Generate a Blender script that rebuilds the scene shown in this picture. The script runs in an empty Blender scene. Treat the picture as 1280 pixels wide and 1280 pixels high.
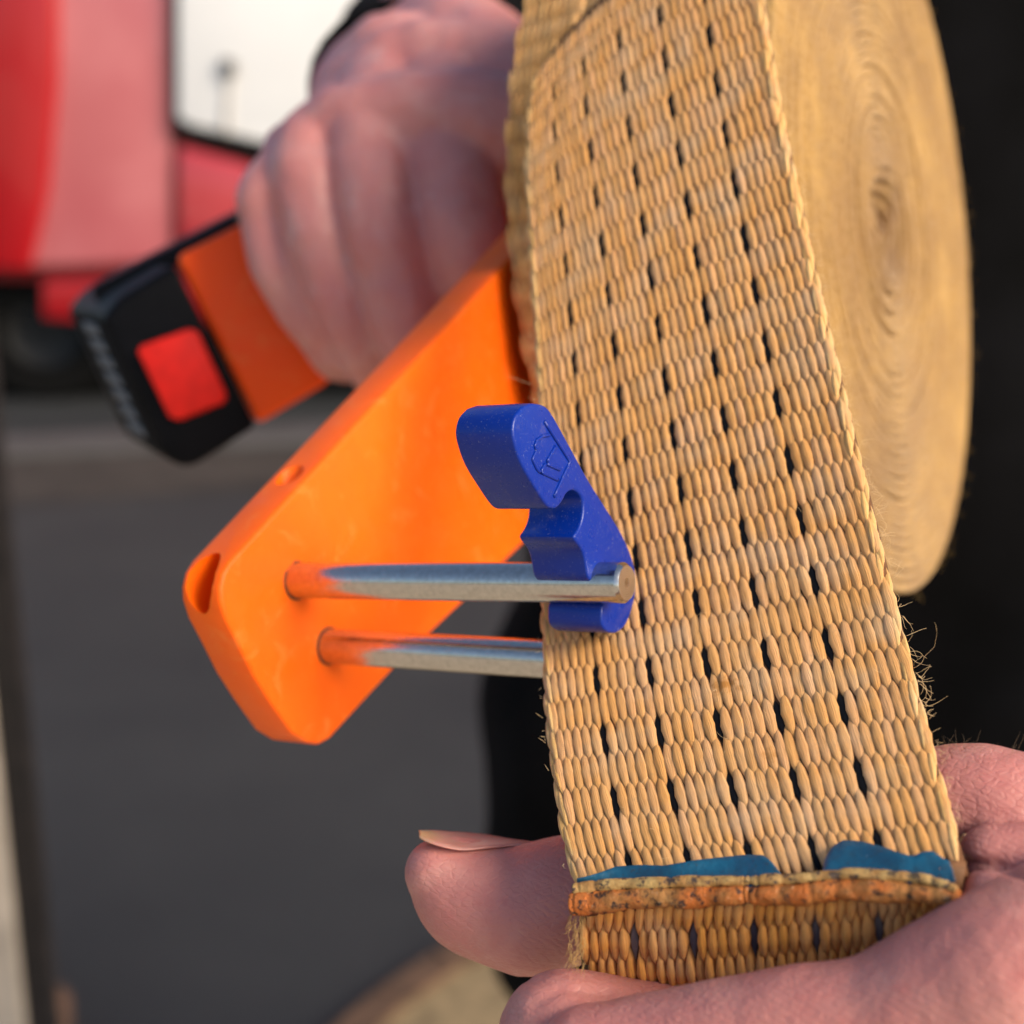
import bpy, bmesh, math, random
import numpy as np
from mathutils import Vector, Matrix
random.seed(5); rng = np.random.default_rng(5)
C = bpy.context.scene.collection

# ------------------------------------------------------------------ camera, sky, sun, exposure
K = 1859.0                        # focal length in photo pixels (photo is 1280 px wide)
PITCH = math.radians(16); CP, SP = math.cos(PITCH), math.sin(PITCH)
CAMH = 1.15
scn = bpy.context.scene
cam = bpy.data.cameras.new('camera'); camo = bpy.data.objects.new('camera', cam); C.objects.link(camo)
camo.location = (0, 0, CAMH); camo.rotation_euler = (math.pi/2 - PITCH, 0, 0)
cam.sensor_width = 36; cam.lens = 18*K/640
cam.clip_start = 0.01; cam.clip_end = 2000
cam.dof.use_dof = True; cam.dof.focus_distance = 0.283
cam.dof.aperture_fstop = cam.lens/4.9     # about 6 mm pupil
scn.camera = camo

def c2w(p):                       # camera axes (right, down, forward) -> world
    p = np.asarray(p, float)
    X, Y, Z = p[..., 0], p[..., 1], p[..., 2]
    return np.stack([X, Z*CP - Y*SP, CAMH - Z*SP - Y*CP], -1)
def rotw(v):
    v = np.asarray(v, float)
    X, Y, Z = v[..., 0], v[..., 1], v[..., 2]
    return np.stack([X, Z*CP - Y*SP, -Z*SP - Y*CP], -1)

SUN = np.array([0.72, -0.36, -0.60]); SUN /= np.linalg.norm(SUN)
sw = rotw(SUN)
elev = math.asin(sw[2]); azi = math.atan2(sw[0], sw[1])
wd = bpy.data.worlds.new('World'); scn.world = wd; wd.use_nodes = True
nt = wd.node_tree
sky = nt.nodes.new('ShaderNodeTexSky'); sky.sky_type = 'NISHITA'; sky.sun_disc = False
sky.sun_elevation = elev; sky.sun_rotation = azi; sky.air_density = 1.0; sky.dust_density = 2.0; sky.ozone_density = 1.0
bg = nt.nodes['Background']; nt.links.new(sky.outputs[0], bg.inputs[0]); bg.inputs[1].default_value = 0.085
sl = bpy.data.lights.new('sun', 'SUN'); so = bpy.data.objects.new('sun', sl); C.objects.link(so)
sl.energy = 2.5; sl.angle = math.radians(34); sl.color = (1.0, 0.86, 0.68)
so.rotation_euler = Vector(sw).to_track_quat('Z', 'Y').to_euler(); so.location = (1, -1, 3)
scn.view_settings.view_transform = 'Standard'; scn.view_settings.look = 'None'
scn.view_settings.exposure = 1.05; scn.view_settings.gamma = 1
scn.cycles.use_denoising = True
scn.cycles.max_bounces = 8

# ------------------------------------------------------------------ helpers
def px(x, y, z):
    x, y, z = np.broadcast_arrays(np.asarray(x, float), np.asarray(y, float), np.asarray(z, float))
    return np.stack([(x-640)/K*z, (y-640)/K*z, z], -1)
D = np.array([0.85, 0.0, -0.5268]); D /= np.linalg.norm(D)       # rod / roll axis (towards camera right)
E = np.array([-D[2], 0, D[0]])                                   # away from the camera, across the axis
YV = np.array([0, 1.0, 0])
def on_plane(x, y, k):            # pixel -> point with D.P = k
    r = px(x, y, 1.0); return r*(k/(r@D))[..., None]
def dec(d, e, y): return d*D + e*E + y*YV
def ground(x, y, h=0.0):
    r = rotw(px(x, y, 1.0)); t = (h-CAMH)/r[2]; return np.array([0, 0, CAMH]) + t*r
def vplane(x, y, Yw):
    r = rotw(px(x, y, 1.0)); t = Yw/r[1]; return np.array([0, 0, CAMH]) + t*r

def thing(name, label, cat, loc, group=None):
    o = bpy.data.objects.new(name, None); C.objects.link(o); o.location = loc
    o.empty_display_size = 0.02
    o['label'] = label; o['category'] = cat
    if group: o['group'] = group
    return o
def wloc(o):
    v = Vector((0, 0, 0))
    while o is not None: v += o.location; o = o.parent
    return v
def link(name, me, mat, parent=None, kind=None):
    if mat is not None and not me.materials: me.materials.append(mat)
    o = bpy.data.objects.new(name, me); C.objects.link(o); o.parent = parent
    if kind: o['kind'] = kind
    return o
def obj(name, verts, faces, mat, parent=None, smooth=True, kind=None, auto=None, origin=None):
    v = np.asarray(verts, float)
    org = v.mean(0) if origin is None else np.asarray(origin, float)
    me = bpy.data.meshes.new(name); me.from_pydata((v-org).tolist(), [], faces)
    fix(me)
    me.polygons.foreach_set('use_smooth', [smooth]*len(me.polygons))
    if auto: me.set_sharp_from_angle(angle=math.radians(auto))
    o = link(name, me, mat, parent, kind)
    o.location = Vector(org) - (wloc(parent) if parent else Vector((0, 0, 0)))
    return o
def fix(me):
    bm = bmesh.new(); bm.from_mesh(me); bmesh.ops.recalc_face_normals(bm, faces=bm.faces[:]); bm.to_mesh(me); bm.free()
def bake(o, auto=None):
    dg = bpy.context.evaluated_depsgraph_get(); dg.update()
    me = bpy.data.meshes.new_from_object(o.evaluated_get(dg)); o.modifiers.clear()
    old = o.data; o.data = me; me.name = old.name
    if auto:
        me.polygons.foreach_set('use_smooth', [True]*len(me.polygons)); me.set_sharp_from_angle(angle=math.radians(auto))
    return o
def bevel(o, w, seg=3, ang=35):
    m = o.modifiers.new('b', 'BEVEL'); m.width = w; m.segments = seg; m.limit_method = 'ANGLE'; m.angle_limit = math.radians(ang)
def tag(o, label, cat, kind=None, group=None):
    o['label'] = label; o['category'] = cat
    if kind: o['kind'] = kind
    if group: o['group'] = group
def struct(o, label=None):
    o['kind'] = 'structure'
    if label: o['label'] = label
    return o
def prism(front, back):           # two matching loops -> closed solid
    n = len(front); v = list(front)+list(back)
    f = [list(range(n)), list(range(2*n-1, n-1, -1))]
    f += [[i, n+i, n+(i+1) % n, (i+1) % n] for i in range(n)]
    return v, f
def boxw(x0, x1, y0, y1, z0, z1):
    v = [(x, y, z) for z in (z0, z1) for x, y in ((x0, y0), (x1, y0), (x1, y1), (x0, y1))]
    f = [(3, 2, 1, 0), (4, 5, 6, 7), (0, 1, 5, 4), (1, 2, 6, 5), (2, 3, 7, 6), (3, 0, 4, 7)]
    return np.array(v, float), f
def tube(path, rad, n=12, caps=True, prof=None):     # path in any axes, list of radii
    P = np.asarray(path, float); m = len(P); rad = np.broadcast_to(np.asarray(rad, float), (m,))
    T = np.gradient(P, axis=0); T /= np.linalg.norm(T, axis=1)[:, None]
    a = np.array([0, 1, 0]) if abs(T[0][1]) < .9 else np.array([1, 0, 0])
    V, F = [], []
    for i in range(m):
        u = np.cross(a, T[i]); u /= np.linalg.norm(u); w = np.cross(T[i], u); a = w
        for j in range(n):
            t = 2*math.pi*j/n; V.append(P[i]+rad[i]*(math.cos(t)*u+math.sin(t)*w))
    for i in range(m-1):
        for j in range(n):
            F.append([i*n+j, i*n+(j+1) % n, (i+1)*n+(j+1) % n, (i+1)*n+j])
    if caps: F.append(list(range(n-1, -1, -1))); F.append([(m-1)*n+j for j in range(n)])
    return np.array(V), F
def merge(parts):
    V, F, o = [], [], 0
    for v, f in parts:
        V.append(np.asarray(v)); F += [[i+o for i in q] for q in f]; o += len(v)
    return np.concatenate(V), F
def spline(P, n):                 # Catmull-Rom through rows of P
    P = np.asarray(P, float); Q = np.vstack([2*P[0]-P[1], P, 2*P[-1]-P[-2]])
    out = []
    for t in np.linspace(0, len(P)-1-1e-9, n):
        i = int(t); f = t-i; a, b, c, d = Q[i:i+4]
        out.append(.5*((2*b)+(-a+c)*f+(2*a-5*b+4*c-d)*f*f+(-a+3*b-3*c+d)*f**3))
    return np.array(out)

# ------------------------------------------------------------------ materials
class NT:
    def __init__(s, name):
        s.m = bpy.data.materials.new(name); s.m.use_nodes = True; s.t = s.m.node_tree
        s.b = s.t.nodes['Principled BSDF']
    def n(s, typ, **kw):
        x = s.t.nodes.new(typ)
        for k, v in kw.items():
            if k.startswith('i_'):
                key = k[2:]; key = int(key) if key.isdigit() else key.replace('_', ' ')
                if isinstance(v, bpy.types.NodeSocket): s.t.links.new(v, x.inputs[key])
                else: x.inputs[key].default_value = v
            else: setattr(x, k, v)
        return x
    def set(s, **kw):
        for k, v in kw.items():
            key = k.replace('_', ' ')
            if isinstance(v, bpy.types.NodeSocket): s.t.links.new(v, s.b.inputs[key])
            else: s.b.inputs[key].default_value = v
    def noise(s, scale, vec=None, detail=3, rough=.5, dist=0.0):
        x = s.n('ShaderNodeTexNoise', i_Scale=scale, i_Detail=detail, i_Roughness=rough, i_Distortion=dist)
        s.t.links.new(vec if vec is not None else s.pos(), x.inputs['Vector']); return x.outputs['Fac']
    def pos(s):
        if not hasattr(s, '_p'): s._p = s.n('ShaderNodeNewGeometry').outputs['Position']
        return s._p
    def uv(s): return s.n('ShaderNodeUVMap').outputs['UV']
    def ramp(s, fac, stops):
        r = s.n('ShaderNodeValToRGB'); s.t.links.new(fac, r.inputs[0]); cr = r.color_ramp
        while len(cr.elements) < len(stops): cr.elements.new(.5)
        for e, (p, c) in zip(cr.elements, stops):
            e.position = p; e.color = (*c, 1) if not isinstance(c, (int, float)) else (c, c, c, 1)
        return r.outputs[0]
    def mix(s, f, a, b, mode='MIX'):
        x = s.n('ShaderNodeMix', data_type='RGBA', blend_type=mode)
        for i, v in ((0, f), (6, a), (7, b)):
            if isinstance(v, bpy.types.NodeSocket): s.t.links.new(v, x.inputs[i])
            else: x.inputs[i].default_value = v if i == 0 else (*v, 1)
        return x.outputs[2]
    def math(s, op, a, b=0.0, c=0.0):
        x = s.n('ShaderNodeMath', operation=op)
        for i, v in enumerate((a, b, c)):
            if isinstance(v, bpy.types.NodeSocket): s.t.links.new(v, x.inputs[i])
            else: x.inputs[i].default_value = v
        return x.outputs[0]
    def bump(s, h, strength=.3, dist=.001, normal=None):
        x = s.n('ShaderNodeBump', i_Strength=strength, i_Distance=dist); s.t.links.new(h, x.inputs['Height'])
        if normal is not None: s.t.links.new(normal, x.inputs['Normal'])
        s.t.links.new(x.outputs[0], s.b.inputs['Normal']); return x.outputs[0]
    def mapping(s, vec, scale):
        x = s.n('ShaderNodeMapping', i_Scale=scale); s.t.links.new(vec, x.inputs['Vector']); return x.outputs[0]

def thread_mat(name, c1, c2, c3, stains=(), sheen=.15):
    m = NT(name)
    tint = m.n('ShaderNodeAttribute', attribute_name='tint').outputs['Fac']
    rnd = m.n('ShaderNodeObjectInfo').outputs['Random']
    t = m.math('FRACT', m.math('ADD', tint, m.math('MULTIPLY', rnd, .61)))
    col = m.ramp(t, [(0, c1), (.5, c2), (1, c3)])
    uv = m.uv()
    st = m.noise(1.0, m.mapping(uv, (11, .8, 1)), 2, .6)
    col = m.mix(m.ramp(st, [(.36, .5), (.58, 0)]), col, tuple(x*.62*f for x, f in zip(c1, (1, .88, .7))))
    big = m.noise(90, None, 3)
    col = m.mix(m.ramp(big, [(.45, 0), (.7, .35)]), col, (.52, .42, .30))
    dirt = m.noise(420, None, 4, .7)
    col = m.mix(m.ramp(dirt, [(.62, 0), (.75, .45)]), col, (.34, .21, .10))
    for (p, r, s) in stains:
        d = m.n('ShaderNodeVectorMath', operation='DISTANCE'); m.t.links.new(m.pos(), d.inputs[0]); d.inputs[1].default_value = p
        dd = m.math('ADD', m.math('DIVIDE', d.outputs['Value'], r), m.math('MULTIPLY', m.math('SUBTRACT', m.noise(900, None, 2), .5), 1.6))
        col = m.mix(m.ramp(dd, [(.45, s), (1.0, 0)]), col, (.42, .17, .03))
    m.set(Base_Color=col, Roughness=.62, Sheen_Weight=sheen, Sheen_Roughness=.4, Specular_IOR_Level=.22)
    m.b.inputs['Subsurface Weight'].default_value = .12; m.b.inputs['Subsurface Radius'].default_value = (1, .5, .25); m.b.inputs['Subsurface Scale'].default_value = .0006
    h = m.noise(1.0, m.mapping(uv, (16, .6, 1)), 3, .6)
    m.bump(h, .8, .0003)
    return m.m
def simple(name, col, rough=.5, metal=0.0, var=.0, vscale=60, bump=0, bscale=400, **kw):
    m = NT(name); c = (*col, 1)
    if var:
        n = m.noise(vscale, None, 4)
        c = m.mix(m.ramp(n, [(.35, 0), (.65, 1)]), tuple(x*(1-var) for x in col), tuple(min(1, x*(1+var)) for x in col))
    m.set(Base_Color=c, Roughness=rough, Metallic=metal, **kw)
    if bump: m.bump(m.noise(bscale, None, 3), bump, .0005)
    return m.m

def skin_mat(name, base, red, pale, fine=1.0):
    m = NT(name)
    col = m.mix(m.ramp(m.noise(45, None, 4, .6), [(.3, 0), (.75, .8)]), base, red)
    col = m.mix(m.ramp(m.noise(70, None, 3, .5, .6), [(.52, 0), (.75, .6)]), col, pale)
    col = m.mix(m.ramp(m.noise(320, None, 4, .65), [(.55, 0), (.75, .45)]), col, tuple(x*f for x, f in zip(red, (.92, .78, .8))))
    m.set(Base_Color=col, Roughness=m.ramp(m.noise(500, None, 3), [(.3, .34), (.7, .52)]), Specular_IOR_Level=.4)
    m.b.inputs['Subsurface Weight'].default_value = .35
    m.b.inputs['Subsurface Radius'].default_value = (1, .35, .2); m.b.inputs['Subsurface Scale'].default_value = .003
    # fine creases: stretched voronoi cells and pores
    v = m.n('ShaderNodeTexVoronoi', feature='DISTANCE_TO_EDGE', i_Scale=1.0, i_Randomness=1.0)
    m.t.links.new(m.mapping(m.pos(), (420, 600, 820)), v.inputs['Vector'])
    h1 = m.ramp(v.outputs['Distance'], [(0, 0), (.12, 1)])
    n1 = m.bump(h1, .16*fine, .0003)
    m.bump(m.noise(1500, None, 3, .6), .18*fine, .0003, n1)
    m.bump(m.noise(260, None, 3, .6), .25*fine, .0008, m.b.inputs['Normal'].links[0].from_socket)
    return m

# ------------------------------------------------------------------ strap surface (fitted to the weave)
cols = {30: ([1077,1057,1033,1014,998,986,974,960,947,935,922,909,898,887], [972,887,803,725,652,577,503,435,367,297,232,168,106,48]),
        24: ([995,976,955,940,926,917,904,892,880,869,857,847,838,830,824], [980,897,815,738,668,597,525,455,385,320,255,192,132,75,20]),
        18: ([917,896,880,870,862,853,843,831,820,810,800,792,784,778,773], [988,905,825,752,683,613,543,475,407,343,280,218,158,103,50]),
        12: ([841,823,810,802,797,791,784,776,767,758,750,743,738,733,730], [995,913,835,765,698,630,562,497,432,367,308,248,190,135,82]),
        6: ([768,755,743,737,733,730,728,725,718,713,707,703,698,694,691], [1003,925,847,780,712,648,585,518,452,393,333,275,220,165,115])}
LE = np.array([(655,-80),(657,0),(662,240),(672,420),(676,560),(680,760),(690,900),(700,1000),(712,1090),(716,1120)], float)
RE = np.array([(928,-80),(947,0),(975,150),(995,270),(1020,370),(1050,490),(1080,620),(1105,720),(1140,850),(1165,950),(1188,1040),(1196,1090)], float)
uu, kk, xx, yy, ww = [], [], [], [], []
def put(u, k, x, y, w=1.0): uu.append(u); kk.append(k); xx.append(x); yy.append(y); ww.append(w)
for u, (xs, ys) in cols.items():
    for k, (x, y) in enumerate(zip(xs, ys)): put(u, k, x, y)
for k in range(15):
    y6, y12 = cols[6][1][k], cols[12][1][k]; yl = y6+(y6-y12)*.92
    put(0, k, np.interp(yl, LE[:, 1], LE[:, 0]), yl, 1.0)
    if k < 14:
        y30, y24 = cols[30][1][k], cols[24][1][k]; yr = y30+(y30-y24)*1.28
        put(36.6, k, np.interp(yr, RE[:, 1], RE[:, 0]), yr, 1.0)
for u, x, y in ((0,716,1096),(6,790,1088),(12,862,1080),(18,938,1072),(24,1017,1065),(30,1097,1057),(36.6,1192,1050)): put(u, -1, x, y, 1)
uu, kk, xx, yy, ww = map(np.array, (uu, kk, xx, yy, ww))
def basis(u, k):
    a = (np.asarray(u, float)-18)/18; b = (np.asarray(k, float)-7)/8
    return np.stack([a**i*b**j for i in range(4) for j in range(5) if i+j <= 5], -1)
A = basis(uu, kk)*ww[:, None]
cx = np.linalg.lstsq(A, xx*ww, rcond=None)[0]; cy = np.linalg.lstsq(A, yy*ww, rcond=None)[0]
Yt = np.linspace(-.25, .12, 400)
gs = np.interp(Yt, [-.2, -.15, -.11, -.02, .0, .02, .035, .05, .08], [.05, .16, .36, .40, .34, .58, .95, .9, .8])
Ft = -np.concatenate([[0], np.cumsum((gs[1:]+gs[:-1])/2*np.diff(Yt))]); Ft += .2540-np.interp(.05, Yt, Ft)
def F(Y): return np.interp(Y, Yt, Ft)
def pix3(x, y, off=0.0, fn=None):
    fn = fn or F
    r = px(x, y, 1.0); den = r@E; z = np.full(den.shape, .3)
    for _ in range(12): z = (fn(r[..., 1]*z)+off)/den
    return r*z[..., None]
def S(u, k, off=0.0):
    b = basis(u, k); return pix3(b@cx, b@cy, off)
def frame(fn, u, k):
    e = .05
    P = fn(u, k); tu = (fn(u+e, k)-fn(u-e, k))/(2*e); tk = (fn(u, k+e)-fn(u, k-e))/(2*e)
    n = np.cross(tk, tu); n /= np.linalg.norm(n, axis=-1)[..., None]
    n = np.where((np.sum(n*P, -1) > 0)[..., None], -n, n)
    return P, tu, tk, n

# one weave cell in (u, row, height) units
NYc, NXc = 7, 5
def cell_shape(wid=1.16, length=1.5, h=1.0, lean=0.0, sink=.55, asym=0.0):
    ys = np.sin(np.linspace(-1, 1, NYc)*math.pi/2)
    V, UV = [], []
    for y in ys:
        w = .5*wid*max(1e-3, (1-abs(y)**1.3))**1.0
        for x in np.linspace(-1, 1, NXc):
            xs = math.sin(x*math.pi/2)
            z = h*(math.cos(x*math.pi/2)**.8*(1-abs(y)**2.2)**.55 if abs(x) < 1 and abs(y) < 1 else 0) - sink*abs(y)**3
            V.append((xs*w+lean*y+asym*.06*(1-y*y), y*length/2, z-.15)); UV.append((x*.5+.5, y*.5+.5))
    Fc = [[i*NXc+j, i*NXc+j+1, (i+1)*NXc+j+1, (i+1)*NXc+j] for i in range(NYc-1) for j in range(NXc-1)]
    return np.array(V), Fc, np.array(UV)
def finish_cells(me, uv, tint):
    l = me.uv_layers.new(name='UVMap')
    idx = np.empty(len(me.loops), int); me.loops.foreach_get('vertex_index', idx)
    l.data.foreach_set('uv', uv[idx].astype(np.float32).ravel())
    a = me.attributes.new('tint', 'FLOAT', 'POINT'); a.data.foreach_set('value', tint.astype(np.float32))
    me.polygons.foreach_set('use_smooth', [True]*len(me.polygons))
def cells_joined(name, cells, mat, parent, fn, hgt=.00095):
    V, Fs, UV, TI = [], [], [], []
    o = 0
    FR = frame(fn, np.array([c[0] for c in cells], float), np.array([c[1] for c in cells], float))
    for i_, (u, k, kw) in enumerate(cells):
        P, tu, tk, n = (q[i_] for q in FR)
        v, f, uv = cell_shape(**kw)
        W = P + v[:, :1]*tu + v[:, 1:2]*(tk*.5) + v[:, 2:3]*n*hgt
        V.append(W); Fs += [[i+o for i in q] for q in f]; o += len(v)
        UV.append(uv+rng.random(2)*7//1*1.37); TI.append(np.full(len(v), rng.random()))
    V = c2w(np.concatenate(V)); org = V.mean(0)
    me = bpy.data.meshes.new(name); me.from_pydata((V-org).tolist(), [], Fs)
    finish_cells(me, np.concatenate(UV), np.concatenate(TI))
    ob = link(name, me, mat, parent, 'stuff'); ob.location = Vector(org)-wloc(parent)
    return ob
def orient_up(me, out):
    pass

strap_base = c2w(S(18., 3.))
strap = thing('webbing_strap', 'wide tan woven webbing strap with rows of black flecks, held by its frayed end', 'strap', strap_base)
st1 = c2w(pix3(np.array(906.), np.array(858.)))
st2 = c2w(pix3(np.array(963.), np.array(945.)))
st3 = c2w(pix3(np.array(926.), np.array(862.)))
M_thread = thread_mat('tan thread', (.71,.352,.110), (.73,.382,.135), (.72,.388,.172), [(tuple(st1), .0026, .9), (tuple(st2), .0018, .55), (tuple(st3), .0012, .5)])
M_black = simple('black thread', (.006,.0065,.009), .8, Specular_IOR_Level=.1)
M_flap = thread_mat('stained flap thread', (.76,.34,.07), (.80,.38,.10), (.70,.29,.06))
M_blue_thread = thread_mat('dark blue thread', (.09,.09,.13), (.13,.13,.17), (.06,.06,.09))
M_edge = thread_mat('selvedge thread', (.74,.43,.14), (.78,.48,.18), (.70,.40,.13), sheen=.4)
M_back = simple('webbing ground', (.13,.05,.015), .85, var=.3, vscale=300, bump=.4, bscale=900)

# backing ribbon under the threads (solid, 2.4 mm)
Us = np.linspace(-.1, 36.9, 20); Ks = np.linspace(-1.45, 15.6, 60)
UG, KG = np.meshgrid(Us, Ks)
top = S(UG, KG); P0, tu, tk, nn = frame(lambda u, k: S(u, k), UG, KG)
top = P0 - nn*.0004; bot = P0 - nn*.0028
nk, nu = UG.shape
V = np.concatenate([top.reshape(-1, 3), bot.reshape(-1, 3)]); Fs = []; off = nk*nu
for i in range(nk-1):
    for j in range(nu-1):
        a = i*nu+j; Fs += [[a, a+1, a+nu+1, a+nu], [off+a, off+a+nu, off+a+nu+1, off+a+1]]
for i in range(nk-1):
    for j in (0, nu-1):
        a = i*nu+j; Fs.append([a, a+nu, off+a+nu, off+a])
for j in range(nu-1):
    for i in (0, nk-1):
        a = i*nu+j; Fs.append([a, a+1, off+a+1, off+a])
obj('webbing_ground', c2w(V), Fs, M_back, strap)

# threads
Sf = lambda u, k: S(u, k)
variants = []
for i in range(14):
    v, f, uv = cell_shape(1.36+.14*rng.random(), 1.66+.16*rng.random(), .78+.22*rng.random(), -.10+.10*(rng.random()-.5), .8, rng.random()-.5)
    me = bpy.data.meshes.new('weave_thread'); me.from_pydata(v.tolist(), [], f); finish_cells(me, uv+np.array([i*1.7, i*.37]), np.full(len(v), rng.random()))
    me.materials.append(M_thread); variants.append(me)
mk = []
for i in range(3):
    v, f, uv = cell_shape(1.2, 1.12, .40, -.06, .3)
    me = bpy.data.meshes.new('marker_thread'); me.from_pydata(v.tolist(), [], f); finish_cells(me, uv+i*1.3, np.full(len(v), rng.random()))
    me.materials.append(M_black); mk.append(me)
def place_cell(name, me, u, k, fn, parent, hgt=.00095, roll=0.0):
    P, tu, tk, n = frame(fn, np.float64(u), np.float64(k))
    ey = rotw(tk*.5); ez = rotw(n); ex = rotw(tu)
    eyn = ey/np.linalg.norm(ey); ex = ex-eyn*(ex@eyn)
    M = Matrix.Identity(4)
    Pw = c2w(P)-np.array(wloc(parent))
    if roll:
        exl = np.linalg.norm(ex); a = ex/exl
        ex2 = (a*math.cos(roll)+ez*math.sin(roll))*exl; ez = ez*math.cos(roll)-a*math.sin(roll); ex = ex2
    for r in range(3):
        M[r][0], M[r][1], M[r][2], M[r][3] = ex[r], ey[r], ez[r]*hgt, Pw[r]
    o = bpy.data.objects.new(name, me); C.objects.link(o); o.parent = parent; o.matrix_basis = M
    return o
rest = []; count = 0
for m in range(-2, 31):
    k = m/2
    odd = m % 2
    us = np.arange(1, 37) if not odd else np.arange(.5, 36.6)
    for u in us:
        ku = k + .025*math.sin(u*.45+m*1.3) + .02*(rng.random()-.5)
        du = .10*(rng.random()-.5)
        if not odd and u % 6 == 1 and u > 1: du -= .14     # neighbours crowd over the dark thread
        if not odd and u % 6 == 5 and u < 35: du += .14
        if not odd and u in (6, 12, 18, 24, 30) and m < 29:
            place_cell('marker_thread', mk[int(rng.integers(3))], u, k, Sf, strap); continue
        if count < 296:
            place_cell('weave_thread', variants[int(rng.integers(14))], u+du, ku, Sf, strap, .00084*(.9+.2*rng.random()), -.05+.22*(rng.random()-.5)); count += 1
        else:
            rest.append((u+du, ku, dict(wid=1.36+.14*rng.random(), length=1.66+.16*rng.random(), h=.75+.25*rng.random(), lean=-.10+.1*(rng.random()-.5), sink=.8, asym=rng.random()-.5)))
cells_joined('weave_threads', rest, M_thread, strap, Sf, .00084)

# selvedges: long wrapped cells that roll over each edge
def edge_fn(side):
    def f(u, k):
        P = S(np.clip(u, 0, 36.7), k); P_, tu, tk, n = None, None, None, None
        e = .05
        tu = (S(np.float64(18)+e, k)-S(np.float64(18)-e, k))/(2*e)
        a = (u-36.2)/1.3 if side > 0 else (u-.4)/-1.3       # angle parameter round the edge
        th = np.clip(a, 0, 2)*1.25
        e0 = S(np.full_like(np.asarray(u, float), 36.2 if side > 0 else .4), k)
        tkv = S(np.asarray(u, float)*0+18, k+e)-S(np.asarray(u, float)*0+18, k-e)
        n = np.cross(tkv, tu); n /= np.linalg.norm(n, axis=-1)[..., None]
        n = np.where((np.sum(n*e0, -1) > 0)[..., None], -n, n)
        tn = tu/np.linalg.norm(tu, axis=-1)[..., None]*side
        r = .0014
        return e0 + tn*(r*np.sin(th))[..., None] - n*(r*(1-np.cos(th)))[..., None]
    return f
for side in (1, -1):
    ef = edge_fn(side); cl = []
    for m in range(-4, 62):
        k = m/4
        base = 36.5 if side > 0 else .1
        u = base+side*(.75 if m % 2 else -.05)
        cl.append((u+.1*(rng.random()-.5), k*1.0+.03*(rng.random()-.5), dict(wid=1.1+.3*rng.random(), length=1.25+.35*rng.random(), h=.7+.5*rng.random(), lean=.28*side+.15*(rng.random()-.5), sink=.45)))
    cells_joined('selvedge', cl, M_edge, strap, ef, .0009)

# flap below the hem: folded end, faces down
Yh = (1118-640)/K*.262
Fh = float(F(Yh))
def Ff(Y): return Fh + .0008 + .35*(Y-Yh)
def Sfl(u, k):                     # k counts rows downwards in units of two rows
    u = np.asarray(u, float); k = np.asarray(k, float)
    t = u/37
    x = 728+(1200-728)*(t*.94+.06*t*t) + 3*np.sin(k*3)
    y = 1128 - 26*t + 7*np.sin(t*math.pi) + (-k)*74 + 2.0*np.sin(u*1.05)*np.exp(k*1.5)
    HB = pix3(x, 1114+5*np.abs(t-.55)*2, 0.0); cH, yH = HB@E, HB[..., 1]
    return pix3(x, y, 0.0, lambda Y: cH+.0006+.35*(Y-yH))
cl = []; bl = []
for m in range(0, 5):
    for u in (np.arange(.6, 37) if m % 2 else np.arange(1.1, 36.8)):
        k = -(m+.35)/2
        gap = abs(((u+1.5+1.5*(m % 3)) % 6)-3) < .3+.25*(m % 2) and m > 0
        kw = dict(wid=1.22+.25*rng.random(), length=1.6+.25*rng.random(), h=1.1+.5*rng.random(), lean=.05*(rng.random()-.5)-.05, sink=.6)
        if gap and m in (1, 2, 3): bl.append((u, k, dict(wid=.85, length=1.3, h=.15, sink=.1)))
        else: cl.append((u+.15*(rng.random()-.5), k+.03*(rng.random()-.5), kw))
cells_joined('flap_threads', cl, M_flap, strap, Sfl, .0013)
cells_joined('stitch_threads', bl, M_blue_thread, strap, Sfl, .0008)
Us = np.linspace(-.2, 37.2, 16); Ks = np.linspace(.15, -2.6, 10); UG, KG = np.meshgrid(Us, Ks)
P0, _, _, nn = frame(Sfl, UG, KG); top = P0-nn*.0004; bot = P0-nn*.004
nk, nu = UG.shape; V = np.concatenate([top.reshape(-1, 3), bot.reshape(-1, 3)]); Fs = []; off = nk*nu
for i in range(nk-1):
    for j in range(nu-1):
        a = i*nu+j; Fs += [[a, a+1, a+nu+1, a+nu], [off+a, off+a+nu, off+a+nu+1, off+a+1]]
    for j in (0, nu-1): a = i*nu+j; Fs.append([a, a+nu, off+a+nu, off+a])
for j in range(nu-1):
    for i in (0, nk-1): a = i*nu+j; Fs.append([a, a+1, off+a+1, off+a])
obj('folded_flap', c2w(V), Fs, simple('flap ground', (.16,.07,.025), .8, var=.3, vscale=300), strap)

# hem cord: lumpy bonded roll across the strap
hm = NT('hem cord')
c0 = hm.mix(hm.ramp(hm.noise(200, None, 4, .7), [(.35, 0), (.6, 1)]), (.36,.15,.04), (.56,.155,.028))
c0 = hm.mix(hm.ramp(hm.noise(95, None, 3, .6, .5), [(.5, 0), (.66, .4)]), c0, (.46,.27,.09))
c0 = hm.mix(hm.ramp(hm.noise(560, None, 4, .75), [(.53, 0), (.61, .95)]), c0, (.035,.022,.02))
c0 = hm.mix(hm.ramp(hm.noise(800, None, 3, .6), [(.62, 0), (.72, .6)]), c0, (.62,.50,.30))
hm.set(Base_Color=c0, Roughness=.55, Specular_IOR_Level=.3)
hm.bump(hm.noise(700, None, 5, .7), .8, .0012)
from mathutils import noise as mnoise
HP = np.array([(716,1130,15),(735,1129,15),(790,1123,13.5),(860,1122,13.5),(925,1119,12.5),(938,1118,11),(952,1119,13),(1000,1117,14),(1040,1113,14.5),(1100,1113,15),(1150,1116,13.5),(1185,1121,12),(1200,1124,10)], float)
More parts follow.
